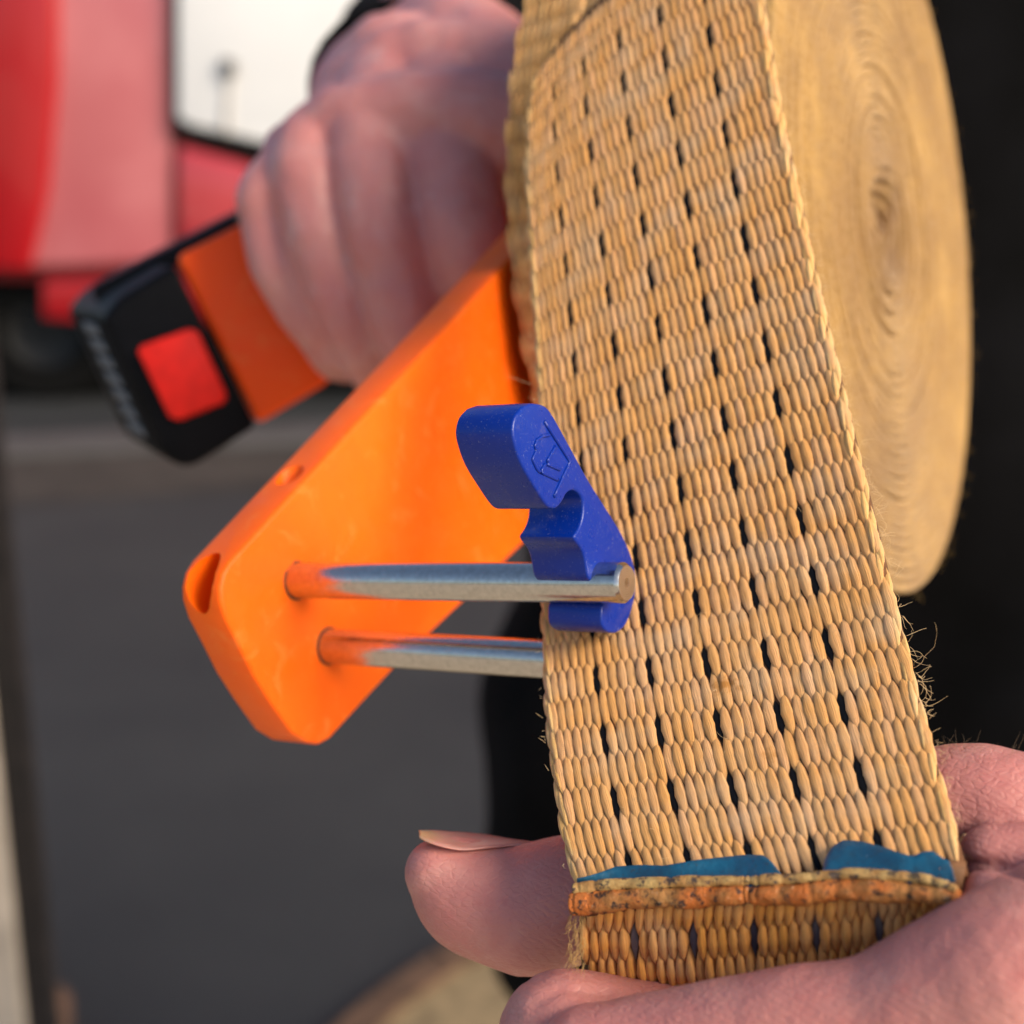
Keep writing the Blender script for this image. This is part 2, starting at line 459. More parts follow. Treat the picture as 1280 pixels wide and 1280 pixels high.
HL = np.array([(718,1112,8),(740,1109,8),(790,1105,7.5),(860,1103,7.5),(925,1101,7),(938,1101,5),(952,1101,7),(1000,1098,7.5),(1040,1094,7.5),(1100,1094,8),(1150,1099,7.5),(1180,1106,6),(1196,1112,5)], float)
hc2 = NT('hem ledge')
c0 = hc2.mix(hc2.ramp(hc2.noise(190, None, 4, .65), [(.4, 0), (.62, 1)]), (.40,.20,.055), (.56,.37,.13))
c0 = hc2.mix(hc2.ramp(hc2.noise(480, None, 4, .75), [(.52, 0), (.60, .9)]), c0, (.03,.024,.03))
hc2.set(Base_Color=c0, Roughness=.6); hc2.bump(hc2.noise(900, None, 5, .7), .6, .0008)
def hemroll(name, H, off, mat, amp0):
    hp = spline(H, 170); pp = pix3(hp[:, 0], hp[:, 1], off); rr = hp[:, 2]/K*pp[:, 2]
    v, f = tube(pp, rr, 20); cen = np.repeat(pp, 20, axis=0); dv = v-cen; L = np.linalg.norm(dv, axis=1); dn = dv/L[:, None]
    ax = np.repeat(np.arange(170), 20)
    amp = np.array([mnoise.fractal(Vector((p[0]*150, p[1]*420, p[2]*420)), 1.0, 2.0, 4) for p in v])*amp0
    stitch = -.00028*np.exp(-((ax % 11-5)/1.1)**2)*(.4+.6*np.sin(ax*.7)**2)
    return obj(name, c2w(cen+dn*(L+amp+stitch)[:, None]), f, mat, strap)
hemroll('hem_cord', HP, -.0026, hm.m, .00042)
hemroll('hem_ledge', HL, -.0044, hc2.m, .00034)

# torn blue tape under the hem cord
tp = NT('blue tape')
c0 = tp.mix(tp.ramp(tp.noise(240, None, 4, .65), [(.4, 0), (.7, .6)]), (.008,.095,.18), (.018,.045,.075))
c0 = tp.mix(tp.ramp(tp.noise(1100, None, 4, .7), [(.58, 0), (.68, .75)]), c0, (.04,.04,.045))
c0 = tp.mix(tp.ramp(tp.noise(600, None, 2, .6), [(.68, 0), (.75, .5)]), c0, (.2,.36,.45))
tp.set(Base_Color=c0, Roughness=.42); tp.bump(tp.noise(420, None, 4, .6), .5, .0006)
def tape(topline, y0, lab):
    T = np.array(topline, float); n = 44; xs = np.linspace(T[0, 0], T[-1, 0], n); yt = np.interp(xs, T[:, 0], T[:, 1]); m = 7
    V = []
    for th in (0.0, .00028):
        for j in range(m):
            t = j/(m-1)
            y = yt*(1-t)+y0*t
            bow = -.0027 - .0012*np.clip((xs-1140)/40, 0, 1) - .0011*np.sin(t*2.0+xs*.012) - .0011*(1-t)*np.sin(xs*.045+1) - .0006
            V.append(pix3(xs, y, bow+th))
    V = np.concatenate(V); Fs = []; off = n*m
    for j in range(m-1):
        for i in range(n-1):
            a = j*n+i; Fs += [[a, a+1, a+n+1, a+n], [off+a, off+a+n, off+a+n+1, off+a+1]]
        for i in (0, n-1): a = j*n+i; Fs.append([a, a+n, off+a+n, off+a])
    for i in range(n-1):
        for j in (0, m-1): a = j*n+i; Fs.append([a, a+1, off+a+1, off+a])
    o = obj('tape_scrap', c2w(V), Fs, tp.m, strap); o['label'] = lab
tape([(721,1098),(735,1095),(752,1090),(770,1083),(800,1081),(830,1082),(870,1075),(905,1071),(935,1068),(956,1069),(966,1079),(978,1094)], 1112, 'long torn blue tape edge with slanted end')
tape([(1027,1092),(1031,1073),(1040,1058),(1054,1050),(1075,1051),(1103,1058),(1128,1067),(1141,1070),(1152,1065),(1165,1063),(1176,1071),(1188,1077),(1194,1100)], 1108, 'humped torn blue tape scrap')

# the roll: one spiral of webbing
CE = np.array([.1150, -.088, .4545]); ROLLW = .078; BT = .06
Dr = D-BT*YV; Dr /= np.linalg.norm(Dr); Yr = YV+BT*D; Yr /= np.linalg.norm(Yr)
def decr(d, e, y): return CE + d*Dr + e*E + y*Yr
cd0, ce0, cy0 = CE@D, CE@E, CE[1]
PITCHR = .0030; turns = 35
n_th = 60*turns
prof = [(-ROLLW, -.0009), (-ROLLW+.0005, .0009), (-ROLLW+.02, .0014), (-.02, .0014), (-.0010, .00132), (-.0003, .0008), (0, 0), (-.0003, -.0008), (-.0010, -.0014)]
V = []; np_ = len(prof)
for i in range(n_th+1):
    th = i/60*2*math.pi; tr = i/60
    r = .0035+PITCHR*tr*.985
    offd = 0.0005*mnoise.noise(Vector((tr*.9, 7, 0)))*(2.4 if tr < 16 else 1) + .0005*mnoise.noise(Vector((math.cos(th)*2.2, math.sin(th)*2.2, tr*1.2)))+ .0030*max(0, 1-tr/7)*math.sin(th*2+tr) - .006*max(0, 1-tr/4)
    rj = .00045*mnoise.noise(Vector((math.cos(th)*1.6, math.sin(th)*1.6, tr*.55)))
    for (d, w) in prof:
        rr = r+w+rj
        q = decr(d+(offd if d > -.03 else 0), rr*math.cos(th)*.87, rr*math.sin(th)*1.06)
        V.append(q)
ROLLR = .0035+PITCHR*turns*.985
Fs = []
for i in range(n_th):
    for j in range(np_):
        Fs.append([i*np_+j, i*np_+(j+1) % np_, (i+1)*np_+(j+1) % np_, (i+1)*np_+j])
Fs += [list(range(np_)), [n_th*np_+j for j in range(np_-1, -1, -1)]]
cm = NT('roll side')
c0 = cm.mix(cm.ramp(cm.noise(34, None, 4, .6), [(.35, 0), (.65, 1)]), (.40,.20,.034), (.62,.345,.072))
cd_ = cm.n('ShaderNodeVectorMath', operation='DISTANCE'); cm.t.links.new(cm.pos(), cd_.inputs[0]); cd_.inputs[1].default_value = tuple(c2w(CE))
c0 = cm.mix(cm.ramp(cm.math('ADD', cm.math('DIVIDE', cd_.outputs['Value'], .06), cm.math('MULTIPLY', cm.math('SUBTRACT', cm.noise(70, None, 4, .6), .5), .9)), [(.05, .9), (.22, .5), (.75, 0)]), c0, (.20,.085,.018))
c0 = cm.mix(cm.ramp(cm.noise(120, None, 6, .8), [(.42, 0), (.66, .8)]), c0, (.38,.20,.040))
c0 = cm.mix(cm.ramp(cm.noise(600, None, 3, .7), [(.55, 0), (.75, .5)]), c0, (.36,.2,.06))
cm.set(Base_Color=c0, Roughness=.75, Sheen_Weight=.3); cm.bump(cm.noise(480, None, 5, .75), 1.0, .0022)
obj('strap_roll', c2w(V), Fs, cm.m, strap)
def Sroll(u, k):                  # outer wrap, u from its far edge, k round the roll
    u = np.asarray(u, float); k = np.asarray(k, float)
    th = math.pi + k*.0144/ROLLR; r = ROLLR+.0016
    return CE + (-ROLLW+u*.00205)[..., None]*Dr + (r*np.cos(th)*.87)[..., None]*E + (r*np.sin(th)*1.06)[..., None]*Yr
cl = []
for m in range(-26, 24):
    for u in (np.arange(0, 10) if m % 2 else np.arange(.5, 10)):
        cl.append((u, m/2, dict(wid=1.15, length=1.5, h=1.0+.3*rng.random(), lean=-.1, sink=.5)))
cells_joined('roll_threads', cl, M_flap if False else thread_mat('outer wrap thread', (.58,.31,.10), (.64,.37,.14), (.55,.29,.10)), strap, Sroll, .0011)

# loose fibres
def hair(p, d, L, curl, r=.000035, n=9):
    P = [np.array(p)]; d = np.array(d, float); d /= np.linalg.norm(d); ax = rng.normal(size=3); ax /= np.linalg.norm(ax)
    for i in range(n-1):
        d = d + curl*np.cross(ax, d) + .25*rng.normal(size=3)*.6; d /= np.linalg.norm(d); P.append(P[-1]+d*L/(n-1))
    return tube(P, np.linspace(r, r*.5, n), 4)
hs = []
def edge_pt(u, k): return S(np.float64(u), np.float64(k))
right = np.array([1., -.1, -.3])
for i in range(230):
    k = rng.uniform(-1, 14); wt = 1 + 1.2*(1 < k < 5); p = edge_pt(36.9, k)+D*.0008+E*rng.uniform(-.0005, .0012)
    hs.append(hair(p, D*rng.uniform(.3, 1.1)+YV*rng.uniform(-.9, .9)-E*rng.uniform(-.6, .8), rng.uniform(.0007, .0021)*wt, rng.uniform(-.25, .25)))
for i in range(60):
    p = edge_pt(-.4, rng.uniform(-1, 15))-D*.0008
    hs.append(hair(p, -D*rng.uniform(.2, 1.)+YV*rng.uniform(-.9, .9)-E*rng.uniform(-.4, .8), rng.uniform(.0006, .0022), rng.uniform(-.25, .25)))
for i in range(110):
    p = edge_pt(rng.uniform(1, 36), rng.uniform(-1, 13))-E*.0009
    hs.append(hair(p, D*rng.normal()+YV*rng.normal()-E*.5, rng.uniform(.0008, .003), rng.uniform(-.3, .3), .000022))
for (x, y, dx, dy, L, cu) in ((1142,835,.9,-.4,.012,.28),(1146,850,.7,.3,.010,-.3),(1138,822,.6,.5,.011,.35),(1148,872,.4,.8,.008,.3),(1096,672,.8,-.6,.004,.1),(1118,762,.8,-.2,.004,-.2),(1144,868,.3,.8,.009,-.35),(1136,815,.5,.9,.007,.4),(666,480,-.9,-.1,.006,.05),(668,497,-.7,.3,.005,.4),(1085,655,.9,0,.003,.2)):
    p = pix3(np.float64(x), np.float64(y)); hs.append(hair(p, np.array([dx, dy, -.2]), L, cu, .000032, 16))
hr = []
for i in range(1500):
    a = rng.uniform(0, 2*math.pi); rr = math.sqrt(rng.uniform(.0, 1))*ROLLR
    p = decr(.0004, rr*math.cos(a)*.87, rr*math.sin(a)*1.06)
    hr.append(hair(p, Dr+E*rng.normal()*.8+Yr*rng.normal()*.8, rng.uniform(.001, .0035), rng.uniform(-.3, .3), .00005, 5))
v, f = merge(hr)
obj('roll_fuzz', c2w(v), f, simple('roll fuzz', (.62,.40,.13), .8), strap, kind='stuff')
v, f = merge(hs)
obj('loose_fibres', c2w(v), f, simple('fibre', (.80,.56,.28), .6, Sheen_Weight=.3), strap, kind='stuff')
# frayed tuft on the near corner below the hem
ht = []
for i in range(110):
    x = rng.uniform(710, 732); y = rng.uniform(1140, 1205); p = pix3(np.float64(x), np.float64(y), -.0005+rng.uniform(0, .002))
    ht.append(hair(p, np.array([-.25+.3*rng.normal(), 1., -.3+.3*rng.normal()]), rng.uniform(.001, .003), rng.uniform(-.1, .1), .00005, 6))
v, f = merge(ht)
obj('frayed_tuft', c2w(v), f, simple('frayed fibre', (.46,.27,.09), .7), strap, kind='stuff')

# ------------------------------------------------------------------ winding tool
def orange_mat(name, col):
    m = NT(name)
    c0 = m.mix(m.ramp(m.noise(30, None, 4, .55, .8), [(.35, 0), (.7, 1)]), col, (min(1, col[0]*1.02), col[1]*1.15, col[2]*1.4))
    c0 = m.mix(m.ramp(m.noise(110, None, 4, .7, 1.2), [(.56, 0), (.76, .3)]), c0, (.85,.34,.09))
    m.set(Base_Color=c0, Roughness=m.ramp(m.noise(140, None, 4, .6), [(.3, .36), (.7, .52)]), Specular_IOR_Level=.25)
    m.b.inputs['Subsurface Weight'].default_value = .25; m.b.inputs['Subsurface Radius'].default_value = (1, .25, .05); m.b.inputs['Subsurface Scale'].default_value = .004
    m.bump(m.noise(900, None, 4, .6), .12, .0004)
    return m.m
M_orange = orange_mat('orange plastic', (.88,.115,.002))
PK = on_plane(np.float64(370.), np.float64(725.), -.2236)
KP = -.2236
tool_base = c2w(on_plane(np.float64(390), np.float64(930), KP))
tool = thing('strap_winder', 'orange cordless strap winding tool with two steel rods and a black battery', 'power tool', tool_base)
FP = [(385,929),(366,917),(340,880),(318,845),(299,806),(283,775),(276,752),(275,735),(279,717),(288,702),(345,640),(430,548),(535,434),(635,325),(790,157),(850,190),(850,470),(650,684),(580,752),(497,832),(425,911),(413,924),(400,931)]
fpx = np.array(FP, float)
front = np.array([on_plane(np.float64(x), np.float64(y), KP) for x, y in FP]); TH = .0118
v, f = prism(front, front-D*TH)
plate = obj('side_plate', c2w(v), f, M_orange, tool)
bevel(plate, .0011, 3, 50)
bake(plate, 40)
def cutter(p, axis, r, L):
    a = np.asarray(axis, float); a /= np.linalg.norm(a)
    vv, ff = tube([p-a*L, p, p+a*L], r, 32)
    me = bpy.data.meshes.new('c'); me.from_pydata(c2w(vv).tolist(), [], ff); fix(me)
    o = bpy.data.objects.new('c', me); C.objects.link(o); return o
cuts = []
# a screw hole through the rounded corner and another on the long upper edge
eL = front[13]-front[10]; eL /= np.linalg.norm(eL)
nL = np.cross(eL, D); nL /= np.linalg.norm(nL)
if nL[0] > 0: nL = -nL
pc = on_plane(np.float64(276.), np.float64(727.), KP)-D*.0062
ax1 = np.array(eL*.65+nL*-.35)
hc = cutter(pc*0, ax1+YV*.30, .0040, .011)
# stretch the bore along the rounded corner so that it opens as a teardrop
tang = np.cross(D, ax1+YV*.30); tang /= np.linalg.norm(tang); tw = rotw(tang); c_ = c2w(pc*0)
for vtx in hc.data.vertices:
    q = np.array(vtx.co)-c_; q = q+tw*(q@tw)*.75; vtx.co = Vector(c2w(pc+nL*.0005)+q)
cuts.append(hc)
p2 = on_plane(np.float64(388.), np.float64(593.), KP)-D*.0062
cuts.append(cutter(p2, nL*.75+eL*.65, .0032, .009))
for cu in cuts:
    md = plate.modifiers.new('c', 'BOOLEAN'); md.operation = 'DIFFERENCE'; md.object = cu; md.solver = 'EXACT'
bake(plate, 32)
for cu in cuts: bpy.data.objects.remove(cu)

ms = NT('brushed steel')
c0 = ms.ramp(ms.noise(900, None, 4, .6), [(.3, (.47,.45,.42)), (.7, (.62,.595,.56))])
c0 = ms.mix(ms.ramp(ms.noise(2600, None, 2, .6), [(.68, 0), (.74, .8)]), c0, (.18,.15,.13))
ms.set(Base_Color=c0, Metallic=1.0, Roughness=ms.ramp(ms.noise(700, None, 3), [(.3, .16), (.7, .26)]))
ms.bump(ms.noise(1200, None, 3, .6), .04, .0002)
me_ = NT('turned steel end')
me_.set(Base_Color=(.80,.76,.70,1), Metallic=1.0, Roughness=.3)
M_gap_shade = simple('painted shade of the bore gap', (.10,.03,.01), .7)  # dark ring painted in place of the shaded gap round each rod
RT = px(np.float64(784), np.float64(728.5), np.float64(.2975)); RB = on_plane(np.float64(371), np.float64(726), KP)
RB = RB - D*.003
def lathe(path_pts, rads, A0, axis, n=40):
    axis = axis/np.linalg.norm(axis); u = np.cross(axis, YV); u /= np.linalg.norm(u); w = np.cross(axis, u); V = []
    for d, r in zip(path_pts, rads):
        for j in range(n):
            t = 2*math.pi*j/n; V.append(A0+axis*d+r*(math.cos(t)*u+math.sin(t)*w))
    Fs = [[i*n+j, i*n+(j+1) % n, (i+1)*n+(j+1) % n, (i+1)*n+j] for i in range(len(rads)-1) for j in range(n)]
    Fs += [list(range(n-1, -1, -1)), [(len(rads)-1)*n+j for j in range(n)]]
    return np.array(V), Fs
def rod(B, T):
    ax = T-B; L = np.linalg.norm(ax); r = .00418
    v, f = lathe([0, L-.0009, L-.0008, L-.00005], [r, r, r*.995, r*.84], B, ax)
    o = obj('rod', c2w(v), f, ms.m, tool, auto=30)
    # turned end face with rings and a centre drill
    ds, rs = [L-.0003, L], [r*.845, r*.84]
    nr = 15
    for i in range(1, nr):
        t = 1-i/nr
        ds.append(L-(.00006 if i % 2 else 0)-(.0003*math.exp(-(t/.14)**2) if t < .3 else 0)); rs.append(r*.84*t+1e-6)
    v, f = lathe(ds, rs, B, ax)
    obj('rod_end', c2w(v), f, me_.m, o, auto=60)
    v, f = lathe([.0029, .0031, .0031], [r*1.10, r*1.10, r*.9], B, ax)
    obj('hole_gap_shade', c2w(v), f, M_gap_shade, o, auto=30)
    return o
rod(RB, RT)
RB2 = on_plane(np.float64(411), np.float64(807.5), KP)-D*.003
rod(RB2, RB2+D*.099)

# handle, head housing, battery
M_blackp = simple('black battery shell', (.0025,.0025,.0035), .5, var=.3, vscale=90, bump=.15, bscale=500, Specular_IOR_Level=.10)
M_orange_bounce = orange_mat('orange plastic with painted bounce', (.90,.078,.001))  # redder copy of the orange: bounced light put into the base colour
def slab(name, pts, zf, ext, mat, parent, bw=.002, seg=3, ztilt=None):
    fr = np.array([px(x, y, zf if ztilt is None else zf+ztilt[0]*(x-250)+ztilt[1]*(y-430)) for x, y in pts]); e = np.asarray(ext, float)
    v, f = prism(fr, fr+e); o = obj(name, c2w(v), f, mat, parent)
    if bw: bevel(o, bw, seg, 30); bake(o, 40)
    return o
EXT = np.array([-.010, -.004, .052])
handle = slab('handle', [(219,320),(300,279),(420,215),(520,190),(600,330),(470,420),(405,482),(322,531)], .53, EXT*.85, M_orange_bounce, tool, .003, ztilt=(.00004, .00002))
slab('head_housing', [(470,240),(640,120),(760,200),(700,330),(520,400)], .545, np.array([.02, -.01, .07]), M_orange_bounce, tool, .004)
batt = slab('battery', [(128,398),(150,372),(219,330),(323,533),(245,583),(226,584),(206,572)], .528, np.array([-.031, -.012, .062]), M_blackp, tool, .0055, 5, ztilt=(.00004, .00002))
slab('battery_rail', [(112,360),(294,268),(300,300),(222,332),(150,372),(126,392)], .548, np.array([-.006, -.012, .045]), M_blackp, tool, .002, 3)
slab('release_button', [(170,438),(176,431),(236,410),(245,413),(281,492),(279,502),(222,525),(211,522)], .5235, np.array([0, 0, .006]), simple('red plastic', (.66,.014,.008), .5, var=.1, vscale=200, Specular_IOR_Level=.2), batt, .0012, 3, ztilt=(.00004, .00002))
M_grey = simple('grey grip ribs', (.14,.155,.18), .55)
A0 = px(np.float64(128), np.float64(398), np.float64(.528+.00004*(128-250)+.00002*(398-430))); A1 = px(np.float64(206), np.float64(572), np.float64(.528+.00004*(206-250)+.00002*(572-430)))
ev = np.array([-.031, -.012, .062]); et = A1-A0; en = np.cross(et, ev); en /= np.linalg.norm(en)
if en[0] > 0: en = -en
for i in range(7):
    t0, t1 = .07+i*.125, .07+i*.125+.085
    q = [A0+et*t0+ev*.28, A0+et*t1+ev*.28, A0+et*t1+ev*.62, A0+et*t0+ev*.62]
    v, f = prism([p+en*.0008 for p in q], [p-en*.002 for p in q]); o = obj('grip_rib', c2w(v), f, M_grey, batt); bevel(o, .0006, 2); bake(o, 40)

# ------------------------------------------------------------------ blue clip
bl_ = NT('blue plastic')
c0 = bl_.mix(bl_.ramp(bl_.noise(2600, None, 2, .6), [(.65, 0), (.71, .6)]), (.001,.022,.24), (.18,.20,.34))
c0 = bl_.mix(bl_.ramp(bl_.noise(260, None, 5, .75), [(.60, 0), (.75, .25)]), c0, (.16,.14,.20))
bl_.set(Base_Color=c0, Roughness=bl_.ramp(bl_.noise(300, None, 4), [(.3, .24), (.7, .38)]), Specular_IOR_Level=.32)
bl_.bump(bl_.noise(1400, None, 3, .6), .06, .0003)
KC = -.1432
def cpt(x, y): return on_plane(np.float64(x), np.float64(y), KC)
rc_e, rc_y = RT@E, RT[1]
prof2 = [(665,504),(678,506),(689,515),(712,556),(735,598),(760,638),(776,664),(788,690),(794,712),(795,735),(792,757),(787,772),(781,784),(771,791)]
prof3 = [(760,790),(753,781),(752,762)]
pr = list(spline(np.array([cpt(*p) for p in prof2+prof3]), 52))
for a in np.linspace(1.25, -1.15, 9):       # seat for the rod, open to the camera side
    pr.append(dec(KC, rc_e+.0044*math.cos(a), rc_y+.0044*math.sin(a)))
scal = [(745,729),(739,727),(735,720),(733,708),(731,697),(727,686),(720,677),(718,670),(723,662),(727,652),(729,641),(729,628),(725,618),(717,613),(709,617),(704,626),(698,634),(691,636),(683,631),(668,608),(652,580),(643,553),(641,535),(645,519),(654,508)]
pr += list(spline(np.array([cpt(*p) for p in scal]), 72))
pr = np.array(pr)
v, f = prism(pr, pr-D*.0128)
clip_base = c2w(RT)
clip = thing('locking_clip', 'blue plastic locking clip with finger grips snapped onto the end of the front steel rod', 'clip', clip_base)
body = obj('clip_body', c2w(v), f, bl_.m, clip)
bevel(body, .0013, 4, 50); bake(body, 35)
ribs = []
for line in ([(680,527),(712,577),(692,621)], [(686,544),(678,545),(671,550),(668,557),(670,563),(665,574),(670,585),(674,590)], [(694,558),(683,577)], [(681,580),(675,590),(697,600)], [(683,580),(699,587)]):
    L = [cpt(*p)+D*.00005 for p in line]
    pts = np.concatenate([np.linspace(a, b, 6, endpoint=False) for a, b in zip(L[:-1], L[1:])]+[[L[-1]]])
    ribs.append(tube(pts, .00036, 8))
v, f = merge(ribs); obj('emblem', c2w(v), f, bl_.m, clip)

# ------------------------------------------------------------------ person
def blob(chains, voxel, smooth_it, name, mat, parent, sculpt=None):
    bm = bmesh.new(); bmesh.ops.create_icosphere(bm, subdivisions=3, radius=1); bm.verts.ensure_lookup_table()
    iv = np.array([v.co[:] for v in bm.verts]); jf = [[v.index for v in f.verts] for f in bm.faces]; bm.free(); parts = []
    for ch in chains:
        ch = np.array(ch, float)
        P = px(ch[:, 0], ch[:, 1], ch[:, 2]); R = ch[:, 3]/K*ch[:, 2]
        Q = np.hstack([P, R[:, None]])
        L = np.sum(np.linalg.norm(np.diff(P, axis=0), axis=1)); n = max(3, int(L/(R.min()*.3)))
        for q in spline(Q, n):
            parts.append((c2w(q[:3])+iv*q[3], jf))
    pv, pf = merge(parts); me = bpy.data.meshes.new(name); me.from_pydata(pv.tolist(), [], pf)
    o = bpy.data.objects.new('tmp', me); C.objects.link(o)
    r = o.modifiers.new('r', 'REMESH'); r.mode = 'VOXEL'; r.voxel_size = voxel
    s = o.modifiers.new('s', 'SMOOTH'); s.factor = .5; s.iterations = smooth_it
    dg = bpy.context.evaluated_depsgraph_get(); dg.update()
    m2 = bpy.data.meshes.new_from_object(o.evaluated_get(dg)); bpy.data.objects.remove(o)
    n = len(m2.vertices); co = np.empty(n*3); m2.vertices.foreach_get('co', co); co = co.reshape(-1, 3)
    if sculpt is not None:
        no = np.empty(n*3); m2.vertices.foreach_get('normal', no); no = no.reshape(-1, 3)
        co = co + no*sculpt(co, no)[:, None]
    org = co.mean(0); m2.vertices.foreach_set('co', (co-org).ravel()); m2.update()
    m2.name = name; m2.polygons.foreach_set('use_smooth', [True]*len(m2.polygons))
    m2.materials.clear()
    ob = link(name, m2, mat, parent); ob.location = Vector(org)-wloc(parent); return ob
def topx(co):                      # world -> photo pixel (used only to place creases while sculpting)
    d = co-np.array([0, 0, CAMH]); Z = d[:, 1]*CP-d[:, 2]*SP; Y = -(d[:, 1]*SP+d[:, 2]*CP); return 640+K*d[:, 0]/Z, 640+K*Y/Z, Z

PX0, PY0 = .222, .93
person = thing('person', 'person in black clothes holding the strap end and the orange tool', 'person', (PX0, PY0, 0))
sk = skin_mat('skin near hand', (.51,.215,.185), (.49,.165,.15), (.57,.28,.24), 1.6)
# fingerprint-like ridges, only a fine relief
wv = sk.n('ShaderNodeTexWave', wave_type='BANDS', bands_direction='DIAGONAL', i_Scale=330.0, i_Distortion=5.0, i_Detail=2.0, i_Detail_Scale=.35)
wv.inputs['Detail Roughness'].default_value = .6
sk.t.links.new(sk.pos(), wv.inputs['Vector'])
sk.bump(wv.outputs['Fac'], .16, .00025, sk.b.inputs['Normal'].links[0].from_socket)
sk2 = skin_mat('skin far hand', (.53,.24,.225), (.53,.17,.16), (.57,.32,.30), .8)

def near_sculpt(co, no):
    x, y, z = topx(co); d = np.zeros(len(co))
    def crease(pts, depth, w):
        nonlocal d
        P = np.array(pts, float); best = np.full(len(co), 1e9)
        for a, b in zip(P[:-1], P[1:]):
            ab = b-a; t = np.clip(((x-a[0])*ab[0]+(y-a[1])*ab[1])/(ab@ab), 0, 1)
            best = np.minimum(best, np.hypot(x-a[0]-t*ab[0], y-a[1]-t*ab[1]))
        d -= depth*np.exp(-(best/w)**2)*(z < .32)
    crease([(668,1255),(700,1236),(728,1239),(760,1242)], .0006, 7)
    crease([(1198,1076),(1215,1079),(1245,1081),(1290,1096)], .0013, 6)
    crease([(655,1225),(690,1232)], .0002, 5)
    for i in range(7):             # knuckle wrinkles at the joint beside the strap
        crease([(672-i*10, 1138-i*3), (690-i*9, 1108-i*2)], .00013, 2.5)
    n1 = np.array([mnoise.fractal(Vector(p*110), 1.0, 2.0, 3) for p in co])
    return d + n1*.00018
near = blob([
    [(548,1091,.303,43),(562,1099,.304,53),(592,1120,.305,71),(640,1134,.304,78),(668,1137,.303,82),(705,1126,.301,80),(800,1108,.296,80),(960,1076,.284,80),(1180,1012,.271,80),(1285,1018,.266,78),(1420,1050,.27,100),(1650,1090,.29,130),(2000,1130,.33,150)],
    [(745,1336,.253,80),(830,1320,.250,79),(920,1304,.246,81),(1000,1291,.2425,84),(1100,1283,.2385,90),(1200,1258,.236,115),(1290,1230,.235,132),(1420,1190,.245,150),(1650,1110,.28,140)],
    [(706,1298,.268,85),(800,1310,.270,84),(960,1330,.268,88),(1200,1340,.262,110),(1400,1240,.262,140)],
    [(830,1420,.262,84),(1000,1420,.258,90),(1250,1400,.252,120),(1420,1260,.26,140)],
    [(1240,1072,.2535,42),(1300,1074,.252,46),(1400,1085,.255,66)],
    [(1246,1126,.243,46),(1300,1152,.241,66),(1400,1180,.25,100)],
], .00075, 7, 'hand', sk.m, person, near_sculpt)
near['label'] = 'near hand pinching the strap end between thumb and fingers'
# thumb nail
NF = spline(np.array([(524,1046,.2985),(536,1052,.2975),(556,1058,.297),(580,1061.5,.2980),(612,1058.5,.3002),(642,1056,.303),(664,1055.5,.306)]), 24)
NB = spline(np.array([(523,1038,.304),(540,1037.5,.308),(562,1039,.312),(590,1041,.315),(620,1045,.316),(646,1050,.3155),(666,1055,.3135)]), 24)
V = []; m = 9
for th in (0, 1):
    for j in range(m):
        t = j/(m-1); q = NF*(1-t)+NB*t; P = px(q[:, 0], q[:, 1], q[:, 2])
        P[:, 1] -= .0006*math.sin(t*math.pi)*np.ones(24) - th*.0003
        V.append(P)
V = np.concatenate(V); Fs = []; n = 24; off = n*m
for j in range(m-1):
    for i in range(n-1):
        a = j*n+i; Fs += [[a, a+1, a+n+1, a+n], [off+a, off+a+n, off+a+n+1, off+a+1]]
    for i in (0, n-1): a = j*n+i; Fs.append([a, a+n, off+a+n, off+a])
for i in range(n-1):
    for j in (0, m-1): a = j*n+i; Fs.append([a, a+1, off+a+1, off+a])
mn = NT('nail'); tipd = mn.n('ShaderNodeVectorMath', operation='DISTANCE'); mn.t.links.new(mn.pos(), tipd.inputs[0]); tipd.inputs[1].default_value = tuple(c2w(px(np.float64(515), np.float64(1040), np.float64(.302))))
mn.set(Base_Color=mn.ramp(mn.math('DIVIDE', tipd.outputs['Value'], .025), [(.16, (.34,.22,.13)), (.28, (.46,.22,.18)), (.9, (.48,.20,.175))]), Roughness=.3)
mn.b.inputs['Subsurface Weight'].default_value = .3; mn.b.inputs['Subsurface Scale'].default_value = .002
obj('nail', c2w(V), Fs, mn.m, near)
# fine hairs on the near wrist
hs = []
for i in range(120):
    x = rng.uniform(1180, 1420); y = 940+rng.uniform(-6, 40); p = px(np.float64(x), np.float64(y), np.float64(.262))
    hs.append(hair(p, np.array([.5+.3*rng.normal(), -1., -.2+.4*rng.normal()]), rng.uniform(.002, .005), rng.uniform(-.15, .15), .00002, 7))
v, f = merge(hs); obj('arm_hair', c2w(v), f, simple('arm hair', (.22,.14,.08), .5), near, kind='stuff')

